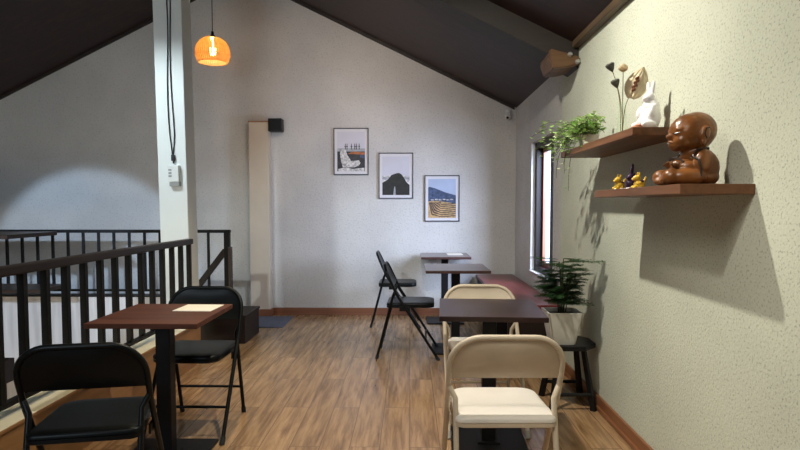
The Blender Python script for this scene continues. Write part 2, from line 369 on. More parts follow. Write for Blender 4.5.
# boxed-in pier on the back wall with its own skirting
b = B(); box(b, -1.845, -1.618, 6.88, YB, 0, 2.235, 0.004, mi=0); box(b, -1.848, -1.612, 6.862, 6.88, 0, 0.085, 0.003, mi=1); box(b, -1.618, -1.6, 6.862, 6.98, 0, 0.085, 0.003, mi=1)
box(b, -1.85, -1.612, 6.872, YB, 2.235, 2.25, 0.002, mi=2)
struct('trim_1', b, [M_PILAST, M_BASEBX, M_KICK])
# wall plate along the head of the right wall, dark cover strip on the back gable
b = B(); box(b, 1.15, XR, YF, 4.34, 2.40, 2.47, 0.004); struct('trim_2', b, wood('wall_plate_wood', (0.06, 0.038, 0.02), (0.15, 0.095, 0.05), 0.55, 'y', 6))
b = B()
prism(b, [(XA, ZA), (XR, ZE), (XR, ZE-0.035), (XA, ZA-0.035)], 'y', YB-0.03, YB); prism(b, [(XA, ZA), (XL, ZE), (XL, ZE-0.03), (XA, ZA-0.03)], 'y', YB-0.03, YB)
struct('trim_3', b, M_BEAM)
# near stairwell kerb: wooden face, pale top
b = B(); box(b, -1.90, -1.735, 1.0, 4.86, LOW, 0.322, mi=0); box(b, -1.735, -1.72, 1.0, 4.86, 0.0, 0.322, 0.002, mi=1); box(b, -1.90, -1.715, 1.0, 4.86, 0.322, 0.338, 0.003, mi=0); box(b, -1.735, -1.711, 1.0, 4.86, 0.32, 0.336, 0.003, mi=1)
struct('trim_4', b, [M_LEDGE, M_KICK])
# far stairwell parapet, dirty plaster
b = B(); box(b, XL, -1.95, 6.05, 6.18, LOW, 0.352, mi=0); box(b, XL, -1.95, 6.04, 6.19, 0.352, 0.365, mi=1)
struct('trim_5', b, [M_PARAPET, M_RAIL])

# ------------------------------------------------------------------ window
w = thing('window_1', 'tall narrow window', 'window', (XR, (WY0+WY1)/2, WZ0)); del w['label']; del w['category']; w['kind'] = 'structure'
def wy(y): return y - (WY0+WY1)/2
b = B(); HH = WZ1-WZ0; x0, x1 = 0.065, 0.16; a0, a1 = wy(WY0), wy(WY1); fw = 0.075
box(b, x0, x1, a0, a0+fw, 0, HH, 0.004); box(b, x0, x1, a1-fw, a1, 0, HH, 0.004); box(b, x0, x1, a0, a1, 0, 0.06, 0.004); box(b, x0, x1, a0, a1, HH-0.06, HH, 0.004)
box(b, 0.10, 0.17, -0.14, -0.05, 0.05, HH-0.05, 0.004); obj('window_frame', b, M_WINFR, w)
b = B(); s = 0.04; lo, hi = a0+fw, a1-fw   # one casement behind a centre mullion
box(b, 0.125, 0.155, lo, lo+s, 0.06, HH-0.06, 0.003); box(b, 0.125, 0.155, hi-s, hi, 0.06, HH-0.06, 0.003); box(b, 0.125, 0.155, lo, hi, 0.06, 0.06+s, 0.003); box(b, 0.125, 0.155, lo, hi, HH-0.06-s, HH-0.06, 0.003)
sh = obj('sash', b, M_SASH, w)
b = B(); box(b, 0.138, 0.142, lo+s, hi-s, 0.06+s, HH-0.06-s); obj('glass_pane', b, M_GLASS, sh)
b = B(); box(b, 0.012, 0.064, a0, a1, 0.0, 0.012, 0.003); obj('window_sill', b, M_SILL, w)
b = B(); box(b, 0.026, 0.064, a1-0.010, a1, 0.012, HH-0.001, 0.002); obj('reveal_lining', b, M_SILL, w)

# ------------------------------------------------------------------ pillar, beam
p = thing('pillar', 'square white painted pillar rising to the roof beside the stair railing', 'pillar', (-1.915, 4.985, 0))
b = B(); box(b, -0.117, 0.117, -0.105, 0.105, 0, zc(-2.03)-0.002, 0.006); obj('shaft', b, M_PILLAR, p); p.rotation_euler = (0, R(-0.8), 0)
t = thing('roof_beam', 'dark timber roof beam crossing the sloping ceiling with a brown carved end block', 'beam', (XR, 4.52, 2.42))
b = B()
sl = (ZA-ZE)/(XR-XA)
prism(b, [(0, 0.0), (XA-XR, ZA-ZE), (XA-XR, ZA-ZE-0.16), (0, -0.16)], 'y', -0.17, 0.13); obj('beam_timber', b, M_BEAM, t)
b = B(); prism(b, [(0, -0.09), (-0.21, -0.03), (-0.22, -0.085), (-0.19, -0.17), (-0.10, -0.165), (0, -0.14)], 'y', -0.215, 0.10)
bmesh.ops.bevel(b, geom=list(b.edges), offset=0.008, segments=2, affect='EDGES')
obj('end_block', b, M_CORBEL, t)
for px, pz in ((-0.075, -0.075), (-0.022, -0.125)):
    b = B(); lathe(b, [(0.0, 0.0), (0.016, 0.0), (0.018, 0.012), (0.010, 0.028), (0.0, 0.03)], 14)
    o = obj('bolt', b, M_METAL, t, True); o.location = (px, -0.21, pz); o.rotation_euler = (R(90), 0, 0)

# ------------------------------------------------------------------ railings
t = thing('stair_railing', 'black metal railing with wooden handrail on the kerb beside the tables', 'railing', (-1.80, 4.843, 0.338))
b = B(); box(b, -0.03, 0.03, -3.85, 0.03, 0.63, 0.675, 0.008); obj('top_rail', b, M_RAILWOOD, t)
b = B(); box(b, -0.018, 0.018, -3.85, 0.015, 0.045, 0.07, 0.003); obj('bottom_rail', b, M_RAIL, t)
for k in range(22):
    b = B(); y = -0.1752*k; z0 = 0.0 if k in (0, 7, 14, 21) else 0.045
    box(b, -0.0165, 0.0165, y-0.0165, y+0.0165, z0, 0.632, 0.002); obj('baluster', b, M_RAIL, t)
t = thing('stair_railing', 'black metal railing standing on the parapet against the back wall', 'railing', (-1.87, 6.11, 0.365))
b = B(); box(b, -3.1, 0.03, -0.025, 0.025, 0.64, 0.672, 0.004); obj('top_rail', b, M_RAIL, t)
b = B(); box(b, -3.1, -0.02, -0.014, 0.014, 0.035, 0.058, 0.002); obj('bottom_rail', b, M_RAIL, t)
X0 = -1.87
for k in range(20):
    px = 66 - 15.6*k if False else 0
for k in range(19):
    x = -(410-158)*6.11/600 - X0 - (k-1)*0.159
    if x < -3.05: break
    b = B(); box(b, x-0.012, x+0.012, -0.012, 0.012, 0.035, 0.642, 0.002); obj('baluster', b, M_RAIL, t)
b = B(); x = -(410-207)*6.11/600 - X0; box(b, x-0.012, x+0.012, -0.012, 0.012, -0.02, 0.642, 0.002); obj('baluster', b, M_RAIL, t)
b = B(); box(b, -0.03, 0.025, -0.03, 0.03, -0.365, 0.672, 0.003); obj('end_post', b, M_RAIL, t)
b = B(); box(b, 0.03, 0.06, -0.09, -0.03, -0.09, 0.5, 0.003); obj('newel_post', b, M_NEWEL, t, label='dark brown wooden newel')
b = B(); m = Matrix.Translation((-0.02, 0.0, 0.46)) @ Matrix.Rotation(R(-52), 4, 'Y'); box(b, -2.0, 0.0, -0.02, 0.02, -0.03, 0.03, 0.004, mat=m); obj('stair_handrail', b, M_RAILWOOD, t)

# staircase going down to the left along the back wall
b = B()
for k in range(8): box(b, -1.86-0.27*(k+1), -1.86-0.27*k, 6.19, 6.99, -0.2*(k+1)-0.05, -0.2*(k+1)+0.0, 0.003)
for k in range(8): box(b, -1.86-0.27*k-0.02, -1.86-0.27*k, 6.19, 6.99, -0.2*(k+1), -0.2*k-0.001)
o = obj('staircase', b, M_BROWNBOX); tag(o, 'wooden stairs going down behind the parapet beside the pier', 'stairs')
# dark landing board in the well
t = thing('landing_rail', 'dark wooden board running through the stairwell below the railing', 'handrail', (-3.27, 3.6, LOW))
b = B(); box(b, -0.08, 0.07, -2.55, 1.15, 1.47, 1.655, 0.006); obj('rail_board', b, M_BROWNBOX, t)
for y in (-1.6, 0.2, 1.05):
    b = B(); box(b, -0.04, 0.04, y-0.04, y+0.04, 0, 1.48, 0.003); obj('post', b, M_BROWNBOX, t)
# low box beside the pillar
t = thing('wooden_step', 'low dark brown wooden step behind the black chair facing the viewer', 'step', (-1.735, 5.745, 0))
b = B(); box(b, -0.215, 0.205, -0.25, 0.265, 0.0, 0.245, 0.004); obj('step_body', b, M_BROWNBOX, t)
b = B(); box(b, -0.225, 0.218, -0.265, 0.265, 0.245, 0.268, 0.004); obj('tread', b, M_BROWNBOX, t)
# wall counter at far left
t = thing('wall_counter', 'dark wooden counter with a lower plank behind the railing at far left', 'counter', (XL, 5.75, 0.0))
b = B(); box(b, 0.0, 1.47, -0.50, 0.26, 0.985, 1.022, 0.004); obj('counter_top', b, M_COUNTER, t)
b = B(); box(b, 0.0, 1.08, -0.62, -0.40, 0.955, 0.985, 0.003); obj('apron', b, M_COUNTER, t)
b = B(); box(b, 0.0, 1.56, -0.17, 0.26, 0.455, 0.49, 0.004); obj('lower_plank', b, M_COUNTER, t)
b = B(); box(b, 0.0, 0.06, -0.1, 0.2, 0.46, 1.0, 0.003); obj('bracket', b, M_COUNTER, t)

# ------------------------------------------------------------------ folding chairs
def qb(p0, p1, p2, n=8):
    p0, p1, p2 = map(Vector, (p0, p1, p2))
    return [p0*(1-s)**2 + p1*2*s*(1-s) + p2*s*s for s in [i/n for i in range(n+1)]]
# side profile of the long tube: y,z
FOOT = (0.245, 0.012); PIV = (-0.10, 0.55); TOP = (-0.205, 0.785)
def prof(z):
    if z <= PIV[1]: s = (z-FOOT[1])/(PIV[1]-FOOT[1]); return FOOT[0]+(PIV[0]-FOOT[0])*s
    s = (z-PIV[1])/(TOP[1]-PIV[1]); return PIV[0]+(TOP[0]-PIV[0])*s
def make_chair(label, frame_m, seat_m, rub_m, group):
    t = thing('folding_chair', label, 'chair', group=group)
    W = 0.218; rr = 0.0115
    # upper hoop
    pts = [(-W, prof(z), z) for z in (0.48, 0.55, 0.60)]
    q = [(-W, 0.64), ]
    n = 10; rc = 0.12
    for i in range(n+1):
        a = PI - (PI/2)*i/n; pts.append((-W+rc+rc*math.cos(a), prof(0.785-rc+rc*math.sin(a)), 0.785-rc+rc*math.sin(a)))
    for i in range(n+1):
        a = PI/2 - (PI/2)*i/n; pts.append((W-rc+rc*math.cos(a), prof(0.785-rc+rc*math.sin(a)), 0.785-rc+rc*math.sin(a)))
    pts += [(W, prof(z), z) for z in (0.60, 0.55, 0.48)]
    obj('back_frame', tube(B(), pts, rr, 10), frame_m, t, True)
    # pressed back panel, gently dished
    b = B(); nx, nz = 22, 8; V = {}
    th = 0.006
    for side in (0, 1):
        for i in range(nx+1):
            x = -W + 2*W*i/nx
            dx = max(0, abs(x)-(W-rc)); ztop = 0.785-rc+math.sqrt(max(0, rc*rc-dx*dx)) - 0.004
            zb = 0.610
            for j in range(nz+1):
                z = zb + (max(ztop, zb+0.03)-zb)*j/nz
                dish = -0.018*(1-(x/W)**2)
                edge = 0.004 if (0 < j < nz) else 0
                V[side, i, j] = b.verts.new((x, prof(z)+dish*(1-abs(2*j/nz-1)**3)*0.9 - 0.002 + (th if side else 0), z))
    for side in (0, 1):
        for i in range(nx):
            for j in range(nz):
                f = (V[side, i, j], V[side, i+1, j], V[side, i+1, j+1], V[side, i, j+1]); b.faces.new(f if side else f[::-1])
    for i in range(nx):
        for j in (0, nz): b.faces.new((V[0, i, j], V[0, i+1, j], V[1, i+1, j], V[1, i, j]))
    for j in range(nz):
        for i in (0, nx): b.faces.new((V[0, i, j], V[0, i, j+1], V[1, i, j+1], V[1, i, j]))
    obj('backrest', b, frame_m, t, True)
    # legs
    for s in (-1, 1):
        l = obj('leg', tube(B(), [(s*W, prof(z), z) for z in (0.02, 0.2, 0.40, 0.48)], rr, 10), frame_m, t, True)
        b = B(); tube(b, [(s*W, prof(0.0)+0.0, 0.0), (s*W, prof(0.035), 0.035)], 0.0145, 10); obj('foot_cap', b, rub_m, l, True)
        W2 = W-0.026
        rp = [(s*(W-0.002), prof(0.575), 0.575), (s*W2, -0.130, 0.53), (s*W2, -0.158, 0.42), (s*W2, -0.215, 0.2), (s*W2, -0.262, 0.02)]
        l = obj('leg', tube(B(), rp, rr*0.95, 10), frame_m, t, True)
        b = B(); tube(b, [(s*W2, -0.2665, 0.0), (s*W2, -0.2585, 0.035)], 0.0138, 10); obj('foot_cap', b, rub_m, l, True)
        b = B(); box(b, s*(W-0.012)-0.004, s*(W-0.012)+0.004, -0.075, 0.015, 0.405, 0.445, 0.003); obj('hinge', b, frame_m, t)
    obj('stretcher', tube(B(), [(-W, prof(0.17), 0.17), (W, prof(0.17), 0.17)], 0.008, 8), frame_m, t, True)
    obj('stretcher', tube(B(), [(-(W-0.026), -0.222, 0.175), (W-0.026, -0.222, 0.175)], 0.008, 8), frame_m, t, True)
    # seat: rounded trapezoid pad over a rolled pan
    def outline(w0, w1, y0, y1, r0, r1, n=7):
        out = []
        for cx, cy, r, a0 in ((w1-r1, y1-r1, r1, 0), (-(w1-r1), y1-r1, r1, 90), (-(w0-r0), y0+r0, r0, 180), (w0-r0, y0+r0, r0, 270)):
            for i in range(n+1):
                a = R(a0+90*i/n); out.append((cx+r*math.cos(a), cy+r*math.sin(a)))
        return out
    def pad(levels, y0=-0.185, y1=0.215):
        b = B(); rings = []
        for ins, z in levels:
            rings.append([b.verts.new((x, y, z)) for x, y in outline(0.196-ins, 0.185-ins, y0+ins, y1-ins, 0.035, 0.07)])
        N = len(rings[0])
        for a, c in zip(rings, rings[1:]):
            for i in range(N): b.faces.new((a[i], a[(i+1) % N], c[(i+1) % N], c[i]))
        b.faces.new(rings[0][::-1]); b.faces.new(rings[-1]); return b
    obj('seat', pad([(0.006, 0.445), (0.0, 0.451), (0.0, 0.461), (0.004, 0.468), (0.015, 0.472), (0.05, 0.473)]), seat_m, t, True)
    obj('seat_pan', pad([(0.018, 0.431), (0.008, 0.429), (0.001, 0.433), (0.001, 0.4475), (0.008, 0.449)]), frame_m, t, True)
    return t
G_W, G_B = 'beige folding chairs at the front table', 'black folding chairs'
c = make_chair('beige metal folding chair with its back to the viewer, nearest on the right', M_WHT, M_WHTSEAT, M_RUBW, G_W)
c.location = (0.368, 2.445, 0); c.rotation_euler = (0, 0, R(1))
dup(c, (0.43, 3.50, 0), R(181), 'beige metal folding chair behind the front right table, mostly hidden, facing the viewer')
k = make_chair('black metal folding chair with its back to the viewer at lower left', M_BLK, M_BLKSEAT, M_RUB, G_B)
k.location = (-1.215, 2.275, 0); k.rotation_euler = (0, 0, R(12))
dup(k, (-1.225, 3.39, 0), R(180), 'black metal folding chair behind the red-brown table, facing the viewer')
dup(k, (-0.005, 5.15, 0), R(-92), 'black metal folding chair seen side-on, the nearer of the two by the back tables')
dup(k, (-0.145, 6.45, 0), R(-90), 'black metal folding chair seen side-on, the farther one near the back wall')

# ------------------------------------------------------------------ pedestal tables
def make_table(label, loc, rot, w, d, top_m, base_h=0.2, group='square pedestal tables'):
    t = thing('pedestal_table', label, 'table', loc, rot, group)
    b = B(); box(b, -w/2, w/2, -d/2, d/2, 0.715, 0.74, 0.003); obj('table_top', b, top_m, t)
    b = B(); box(b, -0.15, 0.15, -0.15, 0.15, 0.706, 0.715, 0.002); box(b, -0.037, 0.037, -0.037, 0.037, 0.012, 0.708, 0.006)
    obj('post', b, M_IRON, t)
    b = B(); box(b, -base_h, base_h, -base_h, base_h, 0.0, 0.016, 0.004); box(b, -0.06, 0.06, -0.06, 0.06, 0.014, 0.026, 0.003)
    obj('base', b, M_IRON, t); return t
make_table('dark brown pedestal table between the two beige folding chairs', (0.424, 3.19, 0), R(-3), 0.53, 0.58, M_TABLE_DK)
make_table('red-brown pedestal table beside the stair railing at left', (-1.24, 2.99, 0), R(0), 0.525, 0.56, M_TABLE_RED)
make_table('dark pedestal table at the back, the nearer of the two beside the bench', (0.405, 5.3, 0), 0, 0.545, 0.62, M_TABLE_FAR)
make_table('dark pedestal table touching the back wall with a card on it', (0.385, 6.63, 0), 0, 0.53, 0.60, M_TABLE_FAR)
b = B(); box(b, -0.10, 0.10, -0.10, 0.10, 0, 0.003); o = obj('paper_sheet', b, M_PAPER); o.location = (-1.115, 3.13, 0.7405); o.rotation_euler = (0, 0, R(-2))
tag(o, 'white paper menu sheet lying on the red-brown table', 'paper')
b = B(); box(b, -0.085, 0.085, -0.12, 0.12, 0, 0.004); o = obj('paper_card', b, M_PAPER); o.location = (0.50, 6.70, 0.7405)
tag(o, 'small white card lying on the farthest table', 'paper')

# ------------------------------------------------------------------ bench, stool, pot
t = thing('bench', 'long low red-brown wooden bench along the right wall under the window', 'bench', (0.98, 5.86, 0))
b = B(); box(b, -0.215, 0.213, -1.10, 1.09, 0.455, 0.49, 0.004); obj('bench_top', b, M_BENCH, t)
b = B(); box(b, -0.195, -0.175, -1.06, 1.06, 0.35, 0.455, 0.002); obj('apron', b, M_BROWNBOX, t)
for y in (-1.04, 0.0, 1.04):
    b = B(); box(b, -0.19, 0.18, y-0.02, y+0.02, 0, 0.456, 0.003); obj('leg_panel', b, M_BROWNBOX, t)
t = thing('stool', 'low black wooden stool holding the potted fern against the right wall', 'stool', (1.02, 3.86, 0))
b = B(); poly = [(0.172*math.cos(R(a))*1.0, 0.20*math.sin(R(a))) for a in range(22, 382, 45)]
prism(b, poly, 'z', 0.383, 0.413); bmesh.ops.bevel(b, geom=list(b.edges), offset=0.004, segments=2, affect='EDGES'); obj('seat', b, M_BLACKPL, t)
for sx, sy in ((-1, -1), (1, -1), (-1, 1), (1, 1)):
    b = B(); tube(b, [(sx*0.130, sy*0.15, 0.0), (sx*0.075, sy*0.09, 0.388)], [0.022, 0.018], 4); obj('leg', b, M_BLACKPL, t)
for s in (-1, 1):
    b = B(); tube(b, [(-0.115, s*0.143, 0.10), (0.115, s*0.143, 0.10)], 0.012, 6); obj('stretcher', b, M_BLACKPL, t)

t = thing('potted_fern', 'dark green feathery fern in a square white pot on the black stool', 'plant', (0.965, 3.80, 0.413))
b = B()
def sq(h, w): return [(-w, -w, h), (w, -w, h), (w, w, h), (-w, w, h)]
lv = [sq(0.0, 0.072), sq(0.195, 0.108), sq(0.205, 0.108), sq(0.205, 0.098), sq(0.17, 0.092)]
rings = [[b.verts.new(p) for p in l] for l in lv]
b.faces.new(rings[0][::-1])
for A_, B_ in zip(rings, rings[1:]):
    for i in range(4): b.faces.new((A_[i], A_[(i+1) % 4], B_[(i+1) % 4], B_[i]))
b.faces.new(rings[-1])
bmesh.ops.bevel(b, geom=[e for e in b.edges if abs((e.verts[0].co-e.verts[1].co).z) > 0.15], offset=0.012, segments=3, affect='EDGES')
pot = obj('pot', b, M_POT, t, True)
b = B(); box(b, -0.09, 0.09, -0.09, 0.09, 0.16, 0.182, 0.006); obj('soil', b, M_SOIL, t)
rnd = random.Random(3)
bs, bl = B(), B()
def spray(base, dirv, L):
    """flat feathery frond"""
    d = Vector(dirv).normalized(); side = d.cross(Vector((0, 0, 1))).normalized(); up = side.cross(d)
    axis = [Vector(base) + d*L*s - Vector((0, 0, 1))*0.10*L*s*s for s in [i/6 for i in range(7)]]
    tube(bs, axis, [0.0016]*6+[0.0006], 4)
    for i in range(12):
        s = 0.12+0.86*i/11; p = Vector(base)+d*L*s-Vector((0, 0, 1))*0.10*L*s*s
        for sg in (-1, 1):
            sl_ = L*0.40*math.sin(PI*min(1, 0.25+0.75*(1-s)))*rnd.uniform(0.75, 1.15)+0.008
            dd = (side*sg + d*0.75 + up*rnd.uniform(-0.12, 0.12)).normalized()
            nn = max(3, int(sl_/0.006))
            for q in range(nn):
                pp = p + dd*sl_*(q+0.5)/nn
                for w_ in (-1, 1):
                    e = (dd*0.7 + dd.cross(up)*w_ + up*rnd.uniform(-0.5, 0.5)).normalized()
                    ll = 0.014*rnd.uniform(0.8, 1.3); ww = up.cross(e).normalized()*0.0024
                    v = [bl.verts.new(x) for x in (pp-ww, pp+ww, pp+e*ll)]; bl.faces.new(v)
stems = []
for i in range(18):
    a = rnd.uniform(0, 2*PI); r0 = rnd.uniform(0, 0.03); h = rnd.uniform(0.18, 0.37)
    p0 = Vector((r0*math.cos(a), r0*math.sin(a), 0.175)); p1 = p0 + Vector((0.035*math.cos(a), 0.05*math.sin(a), h))
    tube(bs, qb(p0, (p0+p1)/2+Vector((0, 0, 0.03)), p1, 5), 0.003, 5)
    for j in range(5):
        s = 0.35+0.65*j/4; q = p0.lerp(p1, s); aa = a + rnd.uniform(-2.2, 2.2)
        dv = Vector((math.cos(aa), math.sin(aa), rnd.uniform(-0.05, 0.30)))
        q2 = Vector(q); L_ = rnd.uniform(0.09, 0.145)
        if dv.x > 0.3: L_ *= 0.8
        spray(q2, dv, L_)
spray((0.03, -0.02, 0.52), (0.8, -0.55, 0.10), 0.19); spray((-0.03, 0.0, 0.53), (-0.95, -0.3, 0.15), 0.15); spray((0.02, 0.0, 0.48), (0.1, -1, 0.1), 0.18)
for q_ in range(9): spray((0.02*math.cos(q_), 0.02*math.sin(q_), 0.40+0.013*q_), (math.cos(q_*2.4), math.sin(q_*2.4), 0.12), 0.12+0.004*q_)
spray((0.0, 0.0, 0.30), (0.75, -0.6, -0.15), 0.17); spray((0.0, 0.0, 0.33), (-0.9, -0.5, 0.0), 0.14)
obj('stems', bs, M_STEM, t); obj('foliage', bl, M_FERN, t)

# ------------------------------------------------------------------ wall shelves and what stands on them
ZU, ZL_ = 1.615, 1.357
b = B(); box(b, 0.945, XR, 2.585, 3.80, ZU-0.035, ZU, 0.002); o = obj('wall_shelf', b, M_SHELF); tag(o, 'upper brown wooden wall shelf carrying the trailing plant and white figurine', 'shelf', 'wall shelves')
b = B(); box(b, 0.94, XR, 2.11, 3.08, ZL_-0.035, ZL_, 0.002); o = obj('wall_shelf', b, M_SHELF); tag(o, 'lower brown wooden wall shelf carrying the bald brown statuette', 'shelf', 'wall shelves')

# bald child statuette
t = thing('statuette', 'polished brown statuette of a seated bald child on the lower shelf', 'statuette', (1.055, 2.285, ZL_), R(181))
b = B()   # local +x is the face direction
ell(b, (0.0, 0, 0.195), (0.082, 0.072, 0.076)); ell(b, (-0.016, 0, 0.205), (0.074, 0.070, 0.070)); ell(b, (0.040, 0.022, 0.166), (0.036, 0.034, 0.032)); ell(b, (0.040, -0.022, 0.166), (0.036, 0.034, 0.032))
ell(b, (0.055, 0, 0.150), (0.028, 0.030, 0.024)); ell(b, (0.082, 0, 0.182), (0.013, 0.012, 0.011)); ell(b, (0.076, 0, 0.160), (0.013, 0.019, 0.006)); ell(b, (0.074, 0, 0.149), (0.012, 0.016, 0.006))
ell(b, (0.058, 0.034, 0.206), (0.016, 0.020, 0.008), rq((0, 0, 1), 25)); ell(b, (0.058, -0.034, 0.206), (0.016, 0.020, 0.008), rq((0, 0, 1), -25))
for s in (-1, 1):
    ell(b, (-0.014, s*0.074, 0.184), (0.018, 0.010, 0.030), rq((0, 1, 0), -12)); ell(b, (-0.008, s*0.074, 0.156), (0.010, 0.009, 0.013))
ell(b, (-0.004, 0, 0.125), (0.042, 0.040, 0.03))
ell(b, (-0.030, 0, 0.066), (0.070, 0.078, 0.074)); ell(b, (-0.034, 0, 0.03), (0.066, 0.074, 0.04)); ell(b, (-0.022, 0, 0.108), (0.054, 0.072, 0.034)); ell(b, (0.015, 0, 0.058), (0.060, 0.066, 0.056))
for s in (-1, 1):
    ell(b, (-0.010, s*0.070, 0.085), (0.034, 0.025, 0.046), rq((0, 1, 0), -20)); ell(b, (0.030, s*0.056, 0.068), (0.036, 0.020, 0.020), rq((0, 0, 1), -s*18)); ell(b, (0.062, s*0.030, 0.078), (0.024, 0.020, 0.016), rq((0, 0, 1), -s*50))
    ell(b, (0.040, s*0.060, 0.030), (0.066, 0.036, 0.032), rq((0, 0, 1), -s*12)); ell(b, (0.088, s*0.042, 0.031), (0.036, 0.034, 0.031)); ell(b, (0.100, s*0.018, 0.016), (0.030, 0.020, 0.015), rq((0, 0, 1), s*40))
for s in (-1, 1):
    for q in range(4): ell(b, (0.078+0.002*q, s*(0.012+0.007*q)-0.0, 0.086-0.003*q), (0.010, 0.004, 0.005), sub=2)
box(b, -0.06, 0.08, -0.05, 0.05, 0.0, 0.02)
blend('body', b, M_BROWNST, 0.0032, t, 3)
for s in (-1, 1):     # closed eyes, brows, mouth and robe edges
    b = B(); tube(b, [(0.064, s*0.046, 0.194), (0.0745, s*0.033, 0.190), (0.0785, s*0.020, 0.193)], [0.0015, 0.003, 0.0015], 6); obj('eyelid', b, M_DARKST, t, True)
for s in (-1, 1):
    b = B(); tube(b, [(-0.026, s*0.083, 0.206), (-0.013, s*0.0855, 0.204), (-0.008, s*0.0855, 0.184), (-0.016, s*0.084, 0.170)], 0.0022, 6); obj('ear_fold', b, M_DARKST, t, True)
b = B(); tube(b, [(0.076, -0.016, 0.1555), (0.088, 0, 0.1545), (0.076, 0.016, 0.1555)], [0.001, 0.0022, 0.001], 6); obj('mouth_line', b, M_DARKST, t, True)
for s in (-1, 1):
    b = B(); tube(b, [(-0.040, s*0.052, 0.134), (0.008, s*0.060, 0.128), (0.026, s*0.068, 0.105), (0.014, s*0.092, 0.088), (0.005, s*0.092, 0.055), (0.006, s*0.093, 0.030)], 0.0045, 8); obj('robe_edge', b, M_DARKST, t, True)
b = B(); tube(b, [(0.052, -0.052, 0.086), (0.066, -0.03, 0.100), (0.072, 0, 0.100), (0.066, 0.03, 0.100), (0.052, 0.052, 0.086), (0.06, 0.055, 0.055)], 0.005, 8); obj('robe_edge', b, M_DARKST, t, True)

# three little ornaments
def ornament(label, loc, rot, kind):
    t = thing('figurine', label, 'figurine', loc, rot, 'small figurines on the lower shelf')
    b = B()
    if kind == 'yellow':
        ell(b, (0, 0, 0.022), (0.026, 0.020, 0.022)); ell(b, (0.012, 0, 0.048), (0.017, 0.015, 0.015)); ell(b, (0.026, 0, 0.044), (0.010, 0.009, 0.008))
        for s in (-1, 1): ell(b, (0.004, s*0.010, 0.066), (0.004, 0.004, 0.012)); ell(b, (0.022, s*0.014, 0.008), (0.010, 0.008, 0.008))
        ell(b, (-0.024, 0, 0.036), (0.007, 0.006, 0.022), rq((0, 1, 0), -20)); box(b, -0.02, 0.02, -0.015, 0.015, 0, 0.01)
        blend('body', b, M_YEL, 0.0026, t, 2)
        b = B(); lathe(b, [(0.026, 0.0), (0.028, 0.004), (0.024, 0.008)], 20, cap0=True, cap1=True); obj('base', b, M_PORC, t, True)
        b = B(); ell(b, (-0.006, 0, 0.034), (0.014, 0.0215, 0.008)); obj('saddle', b, M_PUR, t, True)
    else:
        ell(b, (0, 0, 0.026), (0.024, 0.022, 0.026)); ell(b, (0.0, 0, 0.056), (0.016, 0.016, 0.018)); ell(b, (-0.010, 0, 0.085), (0.013, 0.006, 0.038), rq((0, 1, 0), -14)); ell(b, (0.018, 0, 0.052), (0.010, 0.008, 0.007))
        ell(b, (-0.022, 0.0, 0.055), (0.008, 0.006, 0.026), rq((0, 1, 0), -30)); box(b, -0.02, 0.02, -0.015, 0.015, 0, 0.01)
        blend('body', b, M_PUR, 0.0026, t, 2)
        b = B(); lathe(b, [(0.024, 0.0), (0.026, 0.004), (0.022, 0.008)], 20, cap0=True, cap1=True); obj('base', b, M_PORC, t, True)
    return t
ornament('small yellow animal figurine, leftmost of the three on the lower shelf', (1.015, 2.93, ZL_), R(200), 'yellow')
ornament('small dark purple figurine with a tall pointed crest, between two yellow ones', (1.025, 2.82, ZL_), R(215), 'purple')
ornament('small yellow animal figurine between the purple one and the brown statuette', (1.035, 2.735, ZL_), R(185), 'yellow')

# white figurine
t = thing('figurine', 'white ceramic seated figurine with tall upright ears on the upper shelf', 'figurine', (1.055, 2.70, ZU), R(205))
b = B()
ell(b, (-0.012, 0, 0.055), (0.044, 0.046, 0.058)); ell(b, (-0.014, 0, 0.100), (0.036, 0.040, 0.040)); ell(b, (-0.004, 0, 0.142), (0.026, 0.025, 0.026)); ell(b, (0.018, 0, 0.136), (0.014, 0.014, 0.012))
for s in (-1, 1):
    ell(b, (-0.012, s*0.012, 0.184), (0.008, 0.011, 0.034), rq((1, 0, 0), -s*6)); ell(b, (0.026, s*0.030, 0.020), (0.040, 0.020, 0.019)); ell(b, (0.012, s*0.036, 0.080), (0.018, 0.013, 0.034), rq((0, 1, 0), -25))
ell(b, (0.030, 0, 0.030), (0.030, 0.03, 0.026)); box(b, -0.04, 0.05, -0.04, 0.04, 0, 0.012)
blend('body', b, M_PORC, 0.003, t, 3)
b = B(); ell(b, (0.066, 0.0, 0.010), (0.020, 0.030, 0.007)); ell(b, (0.070, 0.012, 0.016), (0.012, 0.014, 0.006)); obj('offering', b, M_TAN, t, True, label='pinkish brown dish at its feet')

